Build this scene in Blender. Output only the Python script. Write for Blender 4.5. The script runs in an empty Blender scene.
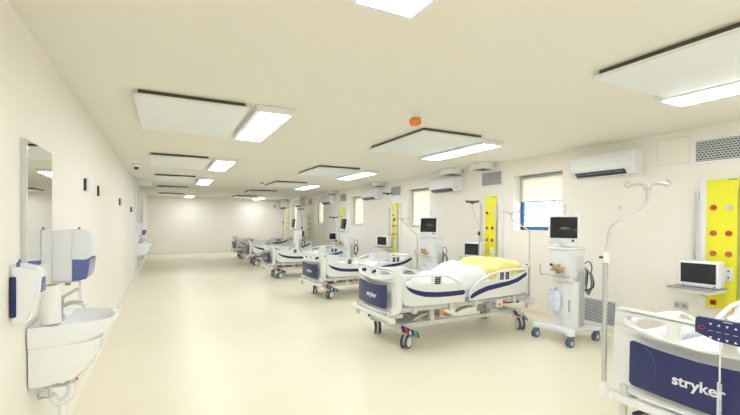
import bpy, bmesh, math, random
from mathutils import Matrix, Vector, noise
random.seed(7)
C = bpy.context.collection
PI = math.pi
H = 2.66; WL = -0.71; WR = 5.5; YB = 20.6; YF = -2.6

# ------------------------------------------------------------ materials
MATS = {}
def mat(name, col, rough=0.5, metal=0.0, noise_amt=0.0, scale=8, bump=0.0, emit=None, es=1.0, coat=0.0, trans=0.0, ior=1.45, spec=0.5, sss=0.0):
    if name in MATS: return MATS[name]
    m = bpy.data.materials.new(name); m.use_nodes = True
    nt = m.node_tree; b = nt.nodes['Principled BSDF']
    b.inputs['Base Color'].default_value = (*col, 1)
    b.inputs['Roughness'].default_value = rough
    b.inputs['Metallic'].default_value = metal
    b.inputs['Coat Weight'].default_value = coat
    b.inputs['Transmission Weight'].default_value = trans
    b.inputs['IOR'].default_value = ior
    b.inputs['Specular IOR Level'].default_value = spec
    if noise_amt or bump:
        tc = nt.nodes.new('ShaderNodeTexCoord')
        n = nt.nodes.new('ShaderNodeTexNoise'); n.inputs['Scale'].default_value = scale; n.inputs['Detail'].default_value = 4
        nt.links.new(tc.outputs['Object'], n.inputs['Vector'])
        if noise_amt:
            r = nt.nodes.new('ShaderNodeMix'); r.data_type = 'RGBA'
            r.inputs['A'].default_value = (*[c*(1-noise_amt) for c in col], 1)
            r.inputs['B'].default_value = (*[min(1, c*(1+noise_amt)) for c in col], 1)
            nt.links.new(n.outputs['Fac'], r.inputs['Factor'])
            nt.links.new(r.outputs['Result'], b.inputs['Base Color'])
        if bump:
            bp = nt.nodes.new('ShaderNodeBump'); bp.inputs['Strength'].default_value = bump; bp.inputs['Distance'].default_value = 0.01
            nt.links.new(n.outputs['Fac'], bp.inputs['Height']); nt.links.new(bp.outputs['Normal'], b.inputs['Normal'])
    if emit:
        b.inputs['Emission Color'].default_value = (*emit, 1); b.inputs['Emission Strength'].default_value = es
    MATS[name] = m
    return m
M_wall = mat('wall_paint', (.86, .831, .778), .55, noise_amt=.012, scale=1.5, bump=.02)
M_ceil = mat('ceiling_paint', (.785, .765, .70), .8, noise_amt=.01, scale=1.2)
M_floor = mat('vinyl_floor', (.80, .755, .61), .36, noise_amt=.025, scale=2.2, spec=.4)
M_cove = mat('vinyl_cove', (.80, .745, .63), .4)
M_white = mat('white_plastic', (.80, .83, .87), .35, noise_amt=.006, scale=5)
M_gloss = mat('glossy_white', (.83, .86, .89), .12, noise_amt=.004, scale=3)
M_cream = mat('bed_cream_plastic', (.80, .82, .82), .35, noise_amt=.008, scale=5)
M_frame = mat('bed_frame_paint', (.64, .65, .61), .4, noise_amt=.01, scale=6)
M_navy = mat('navy_blue', (.013, .022, .115), .38, noise_amt=.03, scale=10, spec=.5, coat=.25)
M_steelblue = mat('slate_blue', (.10, .13, .25), .35, noise_amt=.03, scale=10)
M_bluewin = mat('blue_window_plastic', (.13, .17, .42), .15, noise_amt=.05, scale=12)
M_chrome = mat('chrome', (.60, .62, .64), .2, 1.0, noise_amt=.01, scale=3)
M_alu = mat('aluminium', (.62, .63, .64), .35, .8, noise_amt=.03, scale=15)
M_grey = mat('grey_plastic', (.35, .36, .38), .5, noise_amt=.02, scale=10)
M_lgrey = mat('light_grey_plastic', (.62, .64, .66), .45, noise_amt=.02, scale=10)
M_dark = mat('dark_plastic', (.03, .03, .035), .4, noise_amt=.05, scale=10)
M_screen = mat('dark_screen', (.02, .021, .026), .12, noise_amt=.1, scale=3)
M_greyscreen = mat('grey_screen', (.13, .13, .14), .25, noise_amt=.05, scale=3)
M_rubber = mat('grey_rubber', (.10, .11, .13), .6, noise_amt=.05, scale=12)
M_casterblue = mat('caster_blue_grey', (.13, .18, .27), .5, noise_amt=.05, scale=12)
M_yellow = mat('yellow_panel', (.86, .83, .04), .35, noise_amt=.015, scale=4)
M_ysheet = mat('yellow_fabric', (.90, .76, .28), .4, noise_amt=.10, scale=9, bump=.4)
M_red = mat('red_plastic', (.62, .06, .03), .35, noise_amt=.03, scale=10)
M_brick = mat('dull_red_plastic', (.55, .13, .08), .4, noise_amt=.03, scale=10)
M_green = mat('green_plastic', (.05, .38, .25), .4, noise_amt=.03, scale=10)
M_orange = mat('orange_plastic', (.85, .25, .02), .35, noise_amt=.03, scale=10)
M_brass = mat('brass_fittings', (.52, .35, .15), .4, .3, noise_amt=.08, scale=30)
M_sheet = mat('white_linen', (.84, .86, .90), .8, noise_amt=.02, scale=6, bump=.25)
M_matt = mat('pale_blue_mattress', (.66, .73, .85), .6, noise_amt=.03, scale=5)
M_blueframe = mat('blue_window_frame', (.03, .11, .27), .35, noise_amt=.03, scale=8)
M_blind = mat('cream_blind', (.82, .80, .66), .7, noise_amt=.01, scale=20, emit=(.95, .93, .78), es=.0)
M_reveal = mat('white_reveal', (.84, .83, .80), .5, noise_amt=.01, scale=3)
M_panel = mat('radiant_panel_paint', (.78, .82, .83), .5, noise_amt=.006, scale=3)
M_gap = mat('shadow_gap_dark', (.10, .09, .075), .7, noise_amt=.1, scale=10)  # shade above the hung ceiling panels, put into the colour
M_porc = mat('porcelain', (.83, .86, .89), .07, noise_amt=.004, scale=3, coat=.3)
M_paper = mat('white_paper', (.85, .85, .85), .85, noise_amt=.02, scale=30, bump=.1)
M_card = mat('brown_cardboard', (.30, .18, .09), .8, noise_amt=.08, scale=30)
M_mirror = mat('mirror_glass', (.86, .87, .84), .01, 1.0, noise_amt=.002, scale=2)
M_text = mat('pale_lettering', (.75, .77, .85), .5, noise_amt=.01, scale=5)
M_bag = mat('clear_bag', (.70, .74, .88), .2, noise_amt=.08, scale=25, bump=.3)
M_leaf = mat('tree_leaves', (.34, .48, .46), .7, noise_amt=.3, scale=6)
M_bark = mat('tree_bark', (.5, .5, .48), .8, noise_amt=.2, scale=9)
M_lawn = mat('outdoor_ground', (.55, .55, .50), .9, noise_amt=.1, scale=2)
M_pale_green = mat('pale_green_acrylic', (.74, .82, .77), .2, noise_amt=.02, scale=10)
M_lamp = mat('lit_diffuser', (.9, .9, .9), .5, emit=(.945, .982, 1.03), es=16.5)

def grille_mat(name, col, hole, sy, sz, rot=0):
    if name in MATS: return MATS[name]
    m = bpy.data.materials.new(name); m.use_nodes = True; MATS[name] = m
    nt = m.node_tree; b = nt.nodes['Principled BSDF']; b.inputs['Roughness'].default_value = .5
    tc = nt.nodes.new('ShaderNodeTexCoord'); mp = nt.nodes.new('ShaderNodeMapping')
    mp.inputs['Rotation'].default_value = (0, PI/2, PI/2)
    br = nt.nodes.new('ShaderNodeTexBrick')
    br.inputs['Color1'].default_value = (*hole, 1); br.inputs['Color2'].default_value = (*[c*1.3 for c in hole], 1)
    br.inputs['Mortar'].default_value = (*col, 1); br.inputs['Scale'].default_value = 1
    br.inputs['Brick Width'].default_value = sy; br.inputs['Row Height'].default_value = sz
    br.inputs['Mortar Size'].default_value = min(sy, sz)*.2
    sep = nt.nodes.new('ShaderNodeSeparateXYZ'); cmb = nt.nodes.new('ShaderNodeCombineXYZ')
    nt.links.new(tc.outputs['Object'], sep.inputs[0])
    nt.links.new(sep.outputs['Y'], cmb.inputs['X']); nt.links.new(sep.outputs['Z'], cmb.inputs['Y'])
    nt.links.new(cmb.outputs[0], br.inputs['Vector'])
    nt.links.new(br.outputs['Color'], b.inputs['Base Color'])
    return m
M_grille = grille_mat('perforated_grille', (.60, .61, .64), (.06, .07, .10), .034, .026)

# ------------------------------------------------------------ mesh helpers
class MB:
    """collects shapes into one mesh; one material slot per material used"""
    def __init__(s): s.bm = bmesh.new(); s.mats = []
    def _mi(s, m):
        if m not in s.mats: s.mats.append(m)
        return s.mats.index(m)
    def _add(s, tmp, m, mtx=None):
        if mtx is not None: tmp.transform(mtx)
        mi = s._mi(m)
        mp = {v: s.bm.verts.new(v.co) for v in tmp.verts}
        for f in tmp.faces:
            try: nf = s.bm.faces.new([mp[v] for v in f.verts]); nf.material_index = mi; nf.smooth = True
            except ValueError: pass
        tmp.free(); return s
    def box(s, x0, x1, y0, y1, z0, z1, m, bev=0.0, seg=2, mtx=None):
        t = bmesh.new(); bmesh.ops.create_cube(t, size=1)
        for v in t.verts:
            v.co = Vector((x0+(v.co.x+.5)*(x1-x0), y0+(v.co.y+.5)*(y1-y0), z0+(v.co.z+.5)*(z1-z0)))
        if bev: bmesh.ops.bevel(t, geom=t.edges[:], offset=bev, segments=seg, profile=.5, affect='EDGES')
        return s._add(t, m, mtx)
    def tube(s, pts, r, m, n=8, cap=True, mtx=None, closed=False):
        pts = [Vector(p) for p in pts]; t = bmesh.new(); rings = []
        L = len(pts); up = None
        rr = r if isinstance(r, (list, tuple)) else [r]*L
        for i, p in enumerate(pts):
            if closed: d = pts[(i+1) % L]-pts[i-1]
            else: d = pts[min(i+1, L-1)]-pts[max(i-1, 0)]
            d.normalize()
            if up is None:
                up = Vector((0, 0, 1)) if abs(d.z) < .9 else Vector((1, 0, 0))
            a = d.cross(up)
            if a.length < 1e-4: a = d.orthogonal()
            a.normalize(); b = a.cross(d).normalized(); up = b
            rings.append([t.verts.new(p+rr[i]*(a*math.cos(2*PI*k/n)+b*math.sin(2*PI*k/n))) for k in range(n)])
        for i in range(L if closed else L-1):
            A, B = rings[i], rings[(i+1) % L]
            for k in range(n): t.faces.new([A[k], B[k], B[(k+1) % n], A[(k+1) % n]])
        if cap and not closed: t.faces.new(rings[0]); t.faces.new(rings[-1][::-1])
        return s._add(t, m, mtx)
    def cyl(s, p0, p1, r, m, n=16, mtx=None): return s.tube([p0, p1], r, m, n, mtx=mtx)
    def lathe(s, prof, m, n=24, mtx=None):      # prof: (radius, z)
        t = bmesh.new(); rings = []
        for r, z in prof:
            rings.append([t.verts.new((max(r, 1e-4)*math.cos(2*PI*k/n), max(r, 1e-4)*math.sin(2*PI*k/n), z)) for k in range(n)])
        for A, B in zip(rings, rings[1:]):
            for k in range(n): t.faces.new([A[k], A[(k+1) % n], B[(k+1) % n], B[k]])
        return s._add(t, m, mtx)
    def plate(s, outers, holes, thick, m, bev=0.004, mp=None, reso=1):
        """outline(s) with holes -> solid with rounded edges; local x,y is the outline, z the thickness"""
        cu = bpy.data.curves.new('c', 'CURVE'); cu.dimensions = '2D'; cu.fill_mode = 'BOTH'
        cu.extrude = max(thick/2-bev, .0002); cu.bevel_depth = bev; cu.bevel_resolution = reso
        cu.offset = -bev
        for pl in outers+holes:
            sp = cu.splines.new('POLY'); sp.points.add(len(pl)-1); sp.use_cyclic_u = True
            for q, (x, y) in zip(sp.points, pl): q.co = (x, y, 0, 1)
        o = bpy.data.objects.new('c', cu); C.objects.link(o)
        me = bpy.data.meshes.new_from_object(o.evaluated_get(bpy.context.evaluated_depsgraph_get()))
        t = bmesh.new(); t.from_mesh(me)
        bpy.data.objects.remove(o); bpy.data.curves.remove(cu); bpy.data.meshes.remove(me)
        bmesh.ops.remove_doubles(t, verts=t.verts[:], dist=1e-5)
        if mp:
            for v in t.verts: v.co = Vector(mp(*v.co))
        return s._add(t, m)
    def grid(s, nx, ny, fn, m, closed_bottom=False):
        t = bmesh.new(); V = [[t.verts.new(fn(i/nx, j/ny)) for j in range(ny+1)] for i in range(nx+1)]
        for i in range(nx):
            for j in range(ny): t.faces.new([V[i][j], V[i+1][j], V[i+1][j+1], V[i][j+1]])
        return s._add(t, m)
    def text(s, txt, size, thick, m, mp, offset=0.0, sx=1.0, shear=0.0):
        cu = bpy.data.curves.new('t', 'FONT'); cu.body = txt; cu.size = size; cu.extrude = thick; cu.align_x = 'CENTER'; cu.align_y = 'CENTER'
        cu.offset = offset; cu.shear = shear; cu.resolution_u = 3
        o = bpy.data.objects.new('t', cu); C.objects.link(o)
        me = bpy.data.meshes.new_from_object(o.evaluated_get(bpy.context.evaluated_depsgraph_get()))
        t = bmesh.new(); t.from_mesh(me)
        bpy.data.objects.remove(o); bpy.data.curves.remove(cu); bpy.data.meshes.remove(me)
        for v in t.verts: v.co = Vector(mp(v.co.x*sx, v.co.y, v.co.z))
        return s._add(t, m)
    def build(s, name, parent=None, loc=None, rot=None, flat=False):
        bmesh.ops.recalc_face_normals(s.bm, faces=s.bm.faces[:])
        me = bpy.data.meshes.new(name); s.bm.to_mesh(me); s.bm.free()
        for m in s.mats: me.materials.append(m)
        if flat:
            for p in me.polygons: p.use_smooth = False
        else: me.set_sharp_from_angle(angle=math.radians(38))
        o = bpy.data.objects.new(name, me); C.objects.link(o)
        if parent: o.parent = parent
        if loc: o.location = loc
        if rot: o.rotation_euler = rot
        return o
def tag(o, label=None, cat=None, group=None, kind=None):
    if label: o['label'] = label
    if cat: o['category'] = cat
    if group: o['group'] = group
    if kind: o['kind'] = kind
    return o
def empty(name, loc, rz=0.0, label=None, cat=None, group=None):
    o = bpy.data.objects.new(name, None); o.empty_display_size = .1; C.objects.link(o)
    o.location = loc; o.rotation_euler = (0, 0, rz)
    return tag(o, label, cat, group)
def dup(root, loc, rz=0.0, label=None, scale=None):
    def cp(o, parent):
        c = o.copy(); C.objects.link(c)
        if parent: c.parent = parent
        for ch in list(o.children): cp(ch, c)
        return c
    c = cp(root, None); c.location = loc; c.rotation_euler = (0, 0, rz)
    if scale: c.scale = scale
    if label: c['label'] = label
    return c
def smooth(pts, n=2):
    for _ in range(n):
        q = []
        for i in range(len(pts)):
            a, b = pts[i], pts[(i+1) % len(pts)]
            q += [(a[0]*.75+b[0]*.25, a[1]*.75+b[1]*.25), (a[0]*.25+b[0]*.75, a[1]*.25+b[1]*.75)]
        pts = q
    return pts
def bez(pts, n=6):      # catmull-rom through 3D points
    P = [Vector(p) for p in pts]; P = [P[0]*2-P[1]]+P+[P[-1]*2-P[-2]]; out = []
    for i in range(1, len(P)-2):
        for k in range(n):
            t = k/n; a, b, c, d = P[i-1], P[i], P[i+1], P[i+2]
            out.append(.5*((2*b)+(c-a)*t+(2*a-5*b+4*c-d)*t*t+(3*b-a-3*c+d)*t**3))
    out.append(P[-2]); return out
def struct(name, mb, **k): return tag(mb.build(name, **k), kind='structure')

# ------------------------------------------------------------ the room shell
struct('floor', MB().box(WL-.3, WR+.3, YF-.2, YB+.2, -.1, 0, M_floor))
struct('ceiling', MB().box(WL-.3, WR+.3, YF-.2, YB+.2, H, H+.1, M_ceil))
struct('wall_left', MB().box(WL-.2, WL, YF, YB, 0, H, M_wall))
struct('wall_back', MB().box(WL-.2, WR+.2, YB, YB+.2, 0, H, M_wall))
struct('wall_front', MB().box(WL-.2, WR+.2, YF-.2, YF, 0, H, M_wall))
PITCH = 3.49
WIN = [(4.22+3.53*k, 5.22+3.515*k) for k in range(-1, 5)]
WZ0, WZ1 = 1.405, 2.39; WT = .215
w = MB(); ys = [YF]+[v for p in WIN for v in p]+[YB]
for a, b in zip(ys[0::2], ys[1::2]): w.box(WR, WR+WT, a, b, 0, H, M_wall)
for a, b in WIN: w.box(WR, WR+WT, a, b, 0, WZ0, M_wall); w.box(WR, WR+WT, a, b, WZ1, H, M_wall)
struct('wall_right', w)
def cove(n, side):
    t = MB()
    prof = [(0, 0), (.045, 0), (.03, .005), (.014, .016), (.006, .03), (.004, .10), (0, .102)]
    return prof
for nm, a, b in (('baseboard_left', WL, 1), ('baseboard_right', WR, -1)):
    t = bmesh.new(); pr_ = [(.0, .0), (.05, .001), (.03, .006), (.014, .02), (.008, .04), (.006, .10), (.0, .103)]
    A = [t.verts.new((a+b*x, YF, z)) for x, z in pr_]; B = [t.verts.new((a+b*x, YB, z)) for x, z in pr_]
    for i in range(len(pr_)-1): t.faces.new([A[i], A[i+1], B[i+1], B[i]])
    m = MB(); m._add(t, M_cove); struct(nm, m)
t = bmesh.new(); A = [t.verts.new((WL, YB-x, z)) for x, z in pr_]; B = [t.verts.new((WR, YB-x, z)) for x, z in pr_]
for i in range(len(pr_)-1): t.faces.new([A[i], A[i+1], B[i+1], B[i]])
m = MB(); m._add(t, M_cove); struct('baseboard_back', m)

# windows: white reveal lining, blue frame, glass, roller blind
glass = bpy.data.materials.new('window_glass'); glass.use_nodes = True
gn = glass.node_tree; gn.nodes.remove(gn.nodes['Principled BSDF'])
mx = gn.nodes.new('ShaderNodeMixShader'); tr = gn.nodes.new('ShaderNodeBsdfTransparent'); gl = gn.nodes.new('ShaderNodeBsdfGlossy')
gl.inputs['Roughness'].default_value = .02; mx.inputs[0].default_value = .06
gn.links.new(tr.outputs[0], mx.inputs[1]); gn.links.new(gl.outputs[0], mx.inputs[2]); gn.links.new(mx.outputs[0], gn.nodes['Material Output'].inputs[0])
blind_m = bpy.data.materials.new('roller_blind_fabric'); blind_m.use_nodes = True
bn = blind_m.node_tree; bp_ = bn.nodes['Principled BSDF']; bp_.inputs['Base Color'].default_value = (.84, .82, .72, 1); bp_.inputs['Roughness'].default_value = .8
tl = bn.nodes.new('ShaderNodeBsdfTranslucent'); tl.inputs['Color'].default_value = (.78, .77, .67, 1); mx = bn.nodes.new('ShaderNodeMixShader'); mx.inputs[0].default_value = .45
bn.links.new(bp_.outputs[0], mx.inputs[1]); bn.links.new(tl.outputs[0], mx.inputs[2]); bn.links.new(mx.outputs[0], bn.nodes['Material Output'].inputs[0])
for i, (a, b) in enumerate(WIN):
    r = tag(empty('window_%d' % (i+1), (WR, a, WZ0)), kind='structure')
    W_ = b-a; Hh = WZ1-WZ0; e = .012
    MB().box(0, WT-.0, 0, e, 0, Hh, M_reveal).box(0, WT, W_-e, W_, 0, Hh, M_reveal).box(0, WT, 0, W_, Hh-e, Hh, M_reveal).box(-.01, WT, 0, W_, 0, e*1.6, M_reveal).build('window_sill', r)
    f = MB(); x0, x1 = WT-.045, WT-.005; q = .065
    f.box(x0, x1, e, e+q, .02, Hh-e, M_blueframe, .004).box(x0, x1, W_-e-q, W_-e, .02, Hh-e, M_blueframe, .004)
    f.box(x0, x1, e, W_-e, .02, .02+q, M_blueframe, .004).box(x0, x1, e, W_-e, Hh-e-q, Hh-e, M_blueframe, .004)
    f.build('window_frame', r)
    MB().box(WT-.028, WT-.022, e+q, W_-e-q, .02+q, Hh-e-q, glass).build('window_pane', r)
    drop = {1: .46}.get(i, .95)
    bl = MB(); bl.box(WT-.060, WT-.058, e+.005, W_-e-.005, Hh-e-drop, Hh-e-.03, blind_m)
    bl.cyl((WT-.07, e, Hh-e-.03), (WT-.07, W_-e, Hh-e-.03), .02, M_grey, 12).cyl((WT-.059, e, Hh-e-drop), (WT-.059, W_-e, Hh-e-drop), .008, M_grey, 8)
    bl.build('roller_blind', r)

# outside: pale ground and a tree behind the open window
struct('ground', MB().box(WR+.35, WR+40, -30, 50, -.6, -.5, M_lawn))
def tree(x, y, s, label):
    t = empty('tree', (x, y, -.5), 0, label, 'tree')
    MB().tube(bez([(0, 0, 0), (.1, .05, 1.2*s), (.0, .1, 2.2*s)]), .12*s, M_bark, 8).build('trunk', t)
    l = MB(); rnd = random.Random(3)
    for k in range(420):
        u = Vector((rnd.gauss(0, 1), rnd.gauss(0, 1), rnd.gauss(0, .8))).normalized()*rnd.uniform(.4, 1.25)*s
        c = Vector((0, .1, 2.4*s))+u; bmx = bmesh.new()
        bmesh.ops.create_icosphere(bmx, subdivisions=1, radius=.075*s)
        l._add(bmx, M_leaf, Matrix.Translation(c) @ Matrix.Rotation(rnd.random()*6, 4, 'X') @ Matrix.Diagonal((1.6, .9, .35, 1)))
    l.build('foliage', t)
tree(13.5, 11.0, 1.15, 'green tree seen faintly outside through the open half of the nearest window')

# ------------------------------------------------------------ ceiling lights, radiant panels
def make_light():
    t = empty('ceiling_light', (0, 0, 0), 0, 'x', 'light fitting', 'rectangular ceiling lights')
    MB().box(-.19, .19, -.80, .80, -.062, 0, M_white, .008).build('housing', t)
    MB().box(-.150, .150, -.755, .755, -.066, -.055, M_lamp).build('diffuser', t)
    return t
LL = .965; RL = 3.945
L0 = make_light(); first = True
lights = [(LL, 4.62, 'ceiling light of the left row above the open floor, second from the camera'),
          (LL, 1.0, 'bright ceiling light cut by the top edge of the photo, nearest of the left row'),
          (LL, 8.2, 'ceiling light of the left row, third from the camera'),
          (LL, 11.85, 'ceiling light of the left row, fourth from the camera'),
          (LL, 19.2, 'small far ceiling light of the left row, by the back wall'),
          (RL, 1.2, 'large ceiling light at the right edge over the nearest bed'),
          (RL, 4.80, 'ceiling light beside the flat panel above the bed with the yellow bag'),
          (RL, 8.45, 'ceiling light of the right row, third from the camera'),
          (RL, 12.05, 'ceiling light of the right row, fourth from the camera'),
          (RL, 19.3, 'small far ceiling light of the right row, near the back wall'),
          (LL, -1.6, 'ceiling light of the left row behind the viewpoint'), (RL, -1.5, 'ceiling light of the right row behind the viewpoint')]
for x, y, lb in lights:
    o = L0 if first else dup(L0, (x, y, H)); first = False
    o.location = (x, y+.04, H); o['label'] = lb; o.scale = (1, .94, 1)
def make_panel():
    t = empty('radiant_ceiling_panel', (0, 0, 0), 0, 'x', 'ceiling panel', 'flat white radiant panels hung under the ceiling')
    MB().box(-.47, .47, -.72, .72, -.062, -.036, M_panel, .004).build('panel', t)
    MB().box(-.44, .44, -.69, .69, -.036, -.0, M_gap).build('shadow_gap_mount', t)  # mount coloured dark to stand in for shade in the gap
    return t
P0 = make_panel(); first = True
NAMES = ['nearest', 'second', 'third', 'fourth', 'farthest']
pl = [(.235, y, 'flat white panel under the ceiling on the left side, %s of the left row' % n) for y, n in zip((4.58, 8.15, 11.5, 15.1, 18.6), NAMES)]
pl += [(3.15, y, 'flat white panel under the ceiling over the beds, %s of the right row' % n) for y, n in zip((1.19, 4.62, 8.2, 11.65, 15.2, 18.55), ['nearest']+NAMES[1:4]+['fifth', 'farthest'])]
for x, y, lb in pl:
    o = P0 if first else dup(P0, (x, y, H)); first = False
    o.location = (x+(.10 if 'over the beds, nearest' in lb else 0), y, H); o['label'] = lb
    if x > 2: o.scale = (1.0, .98, 1)
    else: o.location.y += .05
# orange alarm beacons
def make_beacon():
    t = empty('alarm_beacon', (0, 0, 0), 0, 'x', 'alarm beacon', 'orange beacons on the ceiling')
    MB().lathe([(0, 0), (.055, 0), (.055, -.02), (.03, -.028), (0, -.028)], M_white, 20).build('base', t)
    MB().lathe([(.0, -.028), (.03, -.028), (.048, -.035), (.05, -.055), (.036, -.072), (0, -.078)], M_orange, 20).build('dome', t)
    return t
b0 = make_beacon(); b0.scale = (1.3, 1.3, 1.5); b0.location = (2.31, 3.52, H); b0['label'] = 'round orange beacon on the ceiling, nearest one'
dup(b0, (2.44, 11.5, H), 0, 'small far orange beacon on the ceiling over the row of beds', (.9, .9, .9))
dup(b0, (.62, 14.9, H), 0, 'small far orange beacon on the ceiling at the left side of the room', (.7, .7, .7))
# smoke detector camera and sign on left ceiling
t = empty('dome_camera', (-.50, 9.2, H), 0, 'white dome camera with black lens on the ceiling at the left wall', 'camera')
MB().lathe([(0, 0), (.09, 0), (.09, -.035), (.06, -.06), (0, -.06)], M_white, 20).build('housing', t)
MB().lathe([(0, -.06), (.045, -.06), (.04, -.09), (.02, -.108), (0, -.11)], M_dark, 16).build('lens', t)
t = empty('hanging_sign', (-.46, 12.2, H), 0, 'pale green blank sign hanging from the ceiling at the far left', 'sign')
MB().box(-.17, .17, -.03, .03, -.05, 0, M_white, .006).build('bracket', t)
MB().box(-.17, .17, -.006, .006, -.20, -.05, M_pale_green, .002).build('plate', t)

# ------------------------------------------------------------ ceiling boxes along the window wall
def make_cbox():
    t = empty('ceiling_box', (0, 0, 0), 0, 'x', 'ceiling unit', 'white boxes under the ceiling by the window wall')
    MB().box(-.15, .15, -.17, .17, -.115, 0, M_white, .01).build('casing', t)
    MB().box(-.11, .12, -.13, .13, -.128, -.11, M_grey, .004).box(-.08, .09, -.10, .10, -.132, -.126, M_dark).build('underside_vent', t)
    return t
cb = make_cbox(); cb.location = (5.28, 5.77, H); cb['label'] = 'white ceiling box beside the vent grille, nearer one of the close pair'
for x, y, lb in [(5.28, 6.68, 'white ceiling box above the second air conditioner, farther of the close pair'), (5.31, 9.9, 'white ceiling box above the third air conditioner'),
                 (5.31, 13.5, 'small far white ceiling box above the fourth air conditioner'), (5.31, 16.95, 'tiny white ceiling box above the fifth air conditioner'), (5.31, 19.9, 'farthest white ceiling box near the back wall corner')]:
    dup(cb, (x, y, H), 0, lb)

# ------------------------------------------------------------ air conditioners
def make_ac():
    t = empty('air_conditioner', (0, 0, 0), 0, 'x', 'air conditioner', 'wall air conditioners')
    prof = [(0, .0), (-.12, 0), (-.20, .075), (-.215, .12), (-.21, .27), (-.19, .295), (0, .30)]
    b = MB(); q = bmesh.new(); A = [q.verts.new((x, -.455, z)) for x, z in prof]; B = [q.verts.new((x, .455, z)) for x, z in prof]
    for i in range(len(prof)): j = (i+1) % len(prof); q.faces.new([A[i], A[j], B[j], B[i]])
    q.faces.new(A); q.faces.new(B[::-1])
    bmesh.ops.bevel(q, geom=[e for e in q.edges if abs(e.verts[0].co.y-e.verts[1].co.y) < .01], offset=.012, segments=2, affect='EDGES')
    b._add(q, M_gloss); b.build('casing', t)
    ch = Matrix.Translation((-.162, 0, .034)) @ Matrix.Rotation(math.atan2(.075, .08), 4, 'Y')
    MB().box(-.046, .040, -.33, .38, -.006, .003, M_dark, .002, mtx=Matrix.Translation((0, 0, 0)) @ ch).build('outlet', t)
    for k in range(5): y = -.31+k*.136; MB().box(-.034, -.004, y, y+.125, -.010, .0, M_steelblue, .002, mtx=ch).build('louvre', t)
    MB().box(-.2165, -.2135, -.445, .445, .162, .166, M_lgrey).build('trim_line', t)
    return t
ac = make_ac(); ac.location = (WR, 3.50, 2.20); ac['label'] = 'large white wall air conditioner nearest the camera, right of the open window'
for k, lb in ((1, 'white wall air conditioner second from the camera'), (2, 'white wall air conditioner third from the camera'), (3, 'white wall air conditioner fourth from the camera'), (4, 'white wall air conditioner fifth from the camera'), ):
    dup(ac, (WR, 3.52+3.525*k, 2.20), 0, lb)
dup(ac, (WR, 20.05, 2.205), 0, 'farthest white air conditioner, by the back wall corner')

# ------------------------------------------------------------ vents, hatch, sockets on the window wall
def make_vent(Wd, Hd, name='wall_vent'):
    t = empty(name, (0, 0, 0), 0, 'x', 'vent', 'grey vents high on the window wall')
    f = MB(); f.box(-.012, 0, -Wd/2-.03, Wd/2+.03, -Hd/2-.03, -Hd/2, M_white, .002).box(-.012, 0, -Wd/2-.03, Wd/2+.03, Hd/2, Hd/2+.03, M_white, .002)
    f.box(-.012, 0, -Wd/2-.03, -Wd/2, -Hd/2, Hd/2, M_white, .002).box(-.012, 0, Wd/2, Wd/2+.03, -Hd/2, Hd/2, M_white, .002); f.build('frame', t)
    g = MB(); g.box(-.006, -.001, -Wd/2, Wd/2, -Hd/2, Hd/2, M_grille)
    g.build('grille', t)
    s = MB(); n = int(Hd/.025)
    for k in range(n): z = -Hd/2+(k+.5)*Hd/n; s.box(-.011, -.006, -Wd/2, Wd/2, z-.0015, z+.0015, M_lgrey)
    s.build('louvre', t)
    return t
v0 = make_vent(.50, .235); v0.location = (WR, 2.215, 2.385); v0['label'] = 'large grey vent grille above the nearest yellow panel'
for k, lb in ((1, 'grey vent grille between the ceiling box and the open window'), (2, 'grey vent grille right of the third air conditioner'), (3, 'small far grey vent grille above the third yellow panel from the back'), (4, 'tiny grey vent grille nearest the back wall')):
    dup(v0, (WR, 2.21+3.54*k, 2.38), 0, lb)
lv = make_vent(.56, .33, 'floor_level_vent'); lv.location = (WR, 3.66, .30); lv['label'] = 'grey vent grille low on the wall behind the ventilator'; del lv['group']
for ch in lv.children:
    pass
# access hatch
h = MB(); a = .005
h.box(-.004, 0, -.17, .17, -.16, .15, M_wall, .001); hatch = h.build('access_hatch', loc=(WR, 2.70, 2.43))
tag(hatch, 'square cream access hatch left of the near vent grille', 'hatch')
fr = MB()
for y0, y1, z0, z1 in ((-.172, .172, -.163, -.158), (-.172, .172, .152, .157), (-.172, -.168, -.16, .155), (.168, .172, -.16, .155)): fr.box(-.005, -.001, y0, y1, z0, z1, M_lgrey)
fr.build('hatch_edge', hatch)
def socket(y, z, w_, h_, label, dark=False, grp=None):
    t = empty('wall_socket', (WR, y, z), 0, label, 'socket', grp)
    MB().box(-.012, 0, -w_/2, w_/2, -h_/2, h_/2, M_lgrey if dark else M_white, .003).build('plate', t)
    i = MB()
    n = max(1, round(w_/h_))
    for k in range(n): c = -w_/2+(k+.5)*w_/n; i.cyl((-.012, c, 0), (-.0145, c, 0), h_*.28, M_grey if dark else M_lgrey, 12)
    i.build('outlet', t)
socket(2.60, .58, .15, .085, 'grey double socket low on the wall left of the near yellow panel', True)
socket(2.86, .36, .075, .075, 'white single socket low on the wall near the nearest bed')
socket(3.34, 1.77, .085, .075, 'small white wall plate beside the near pole')
socket(7.05, 1.72, .085, .08, 'white wall plate under the second air conditioner')
socket(2.22, .42, .30, .08, 'long white socket strip low behind the nearest bed')

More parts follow.
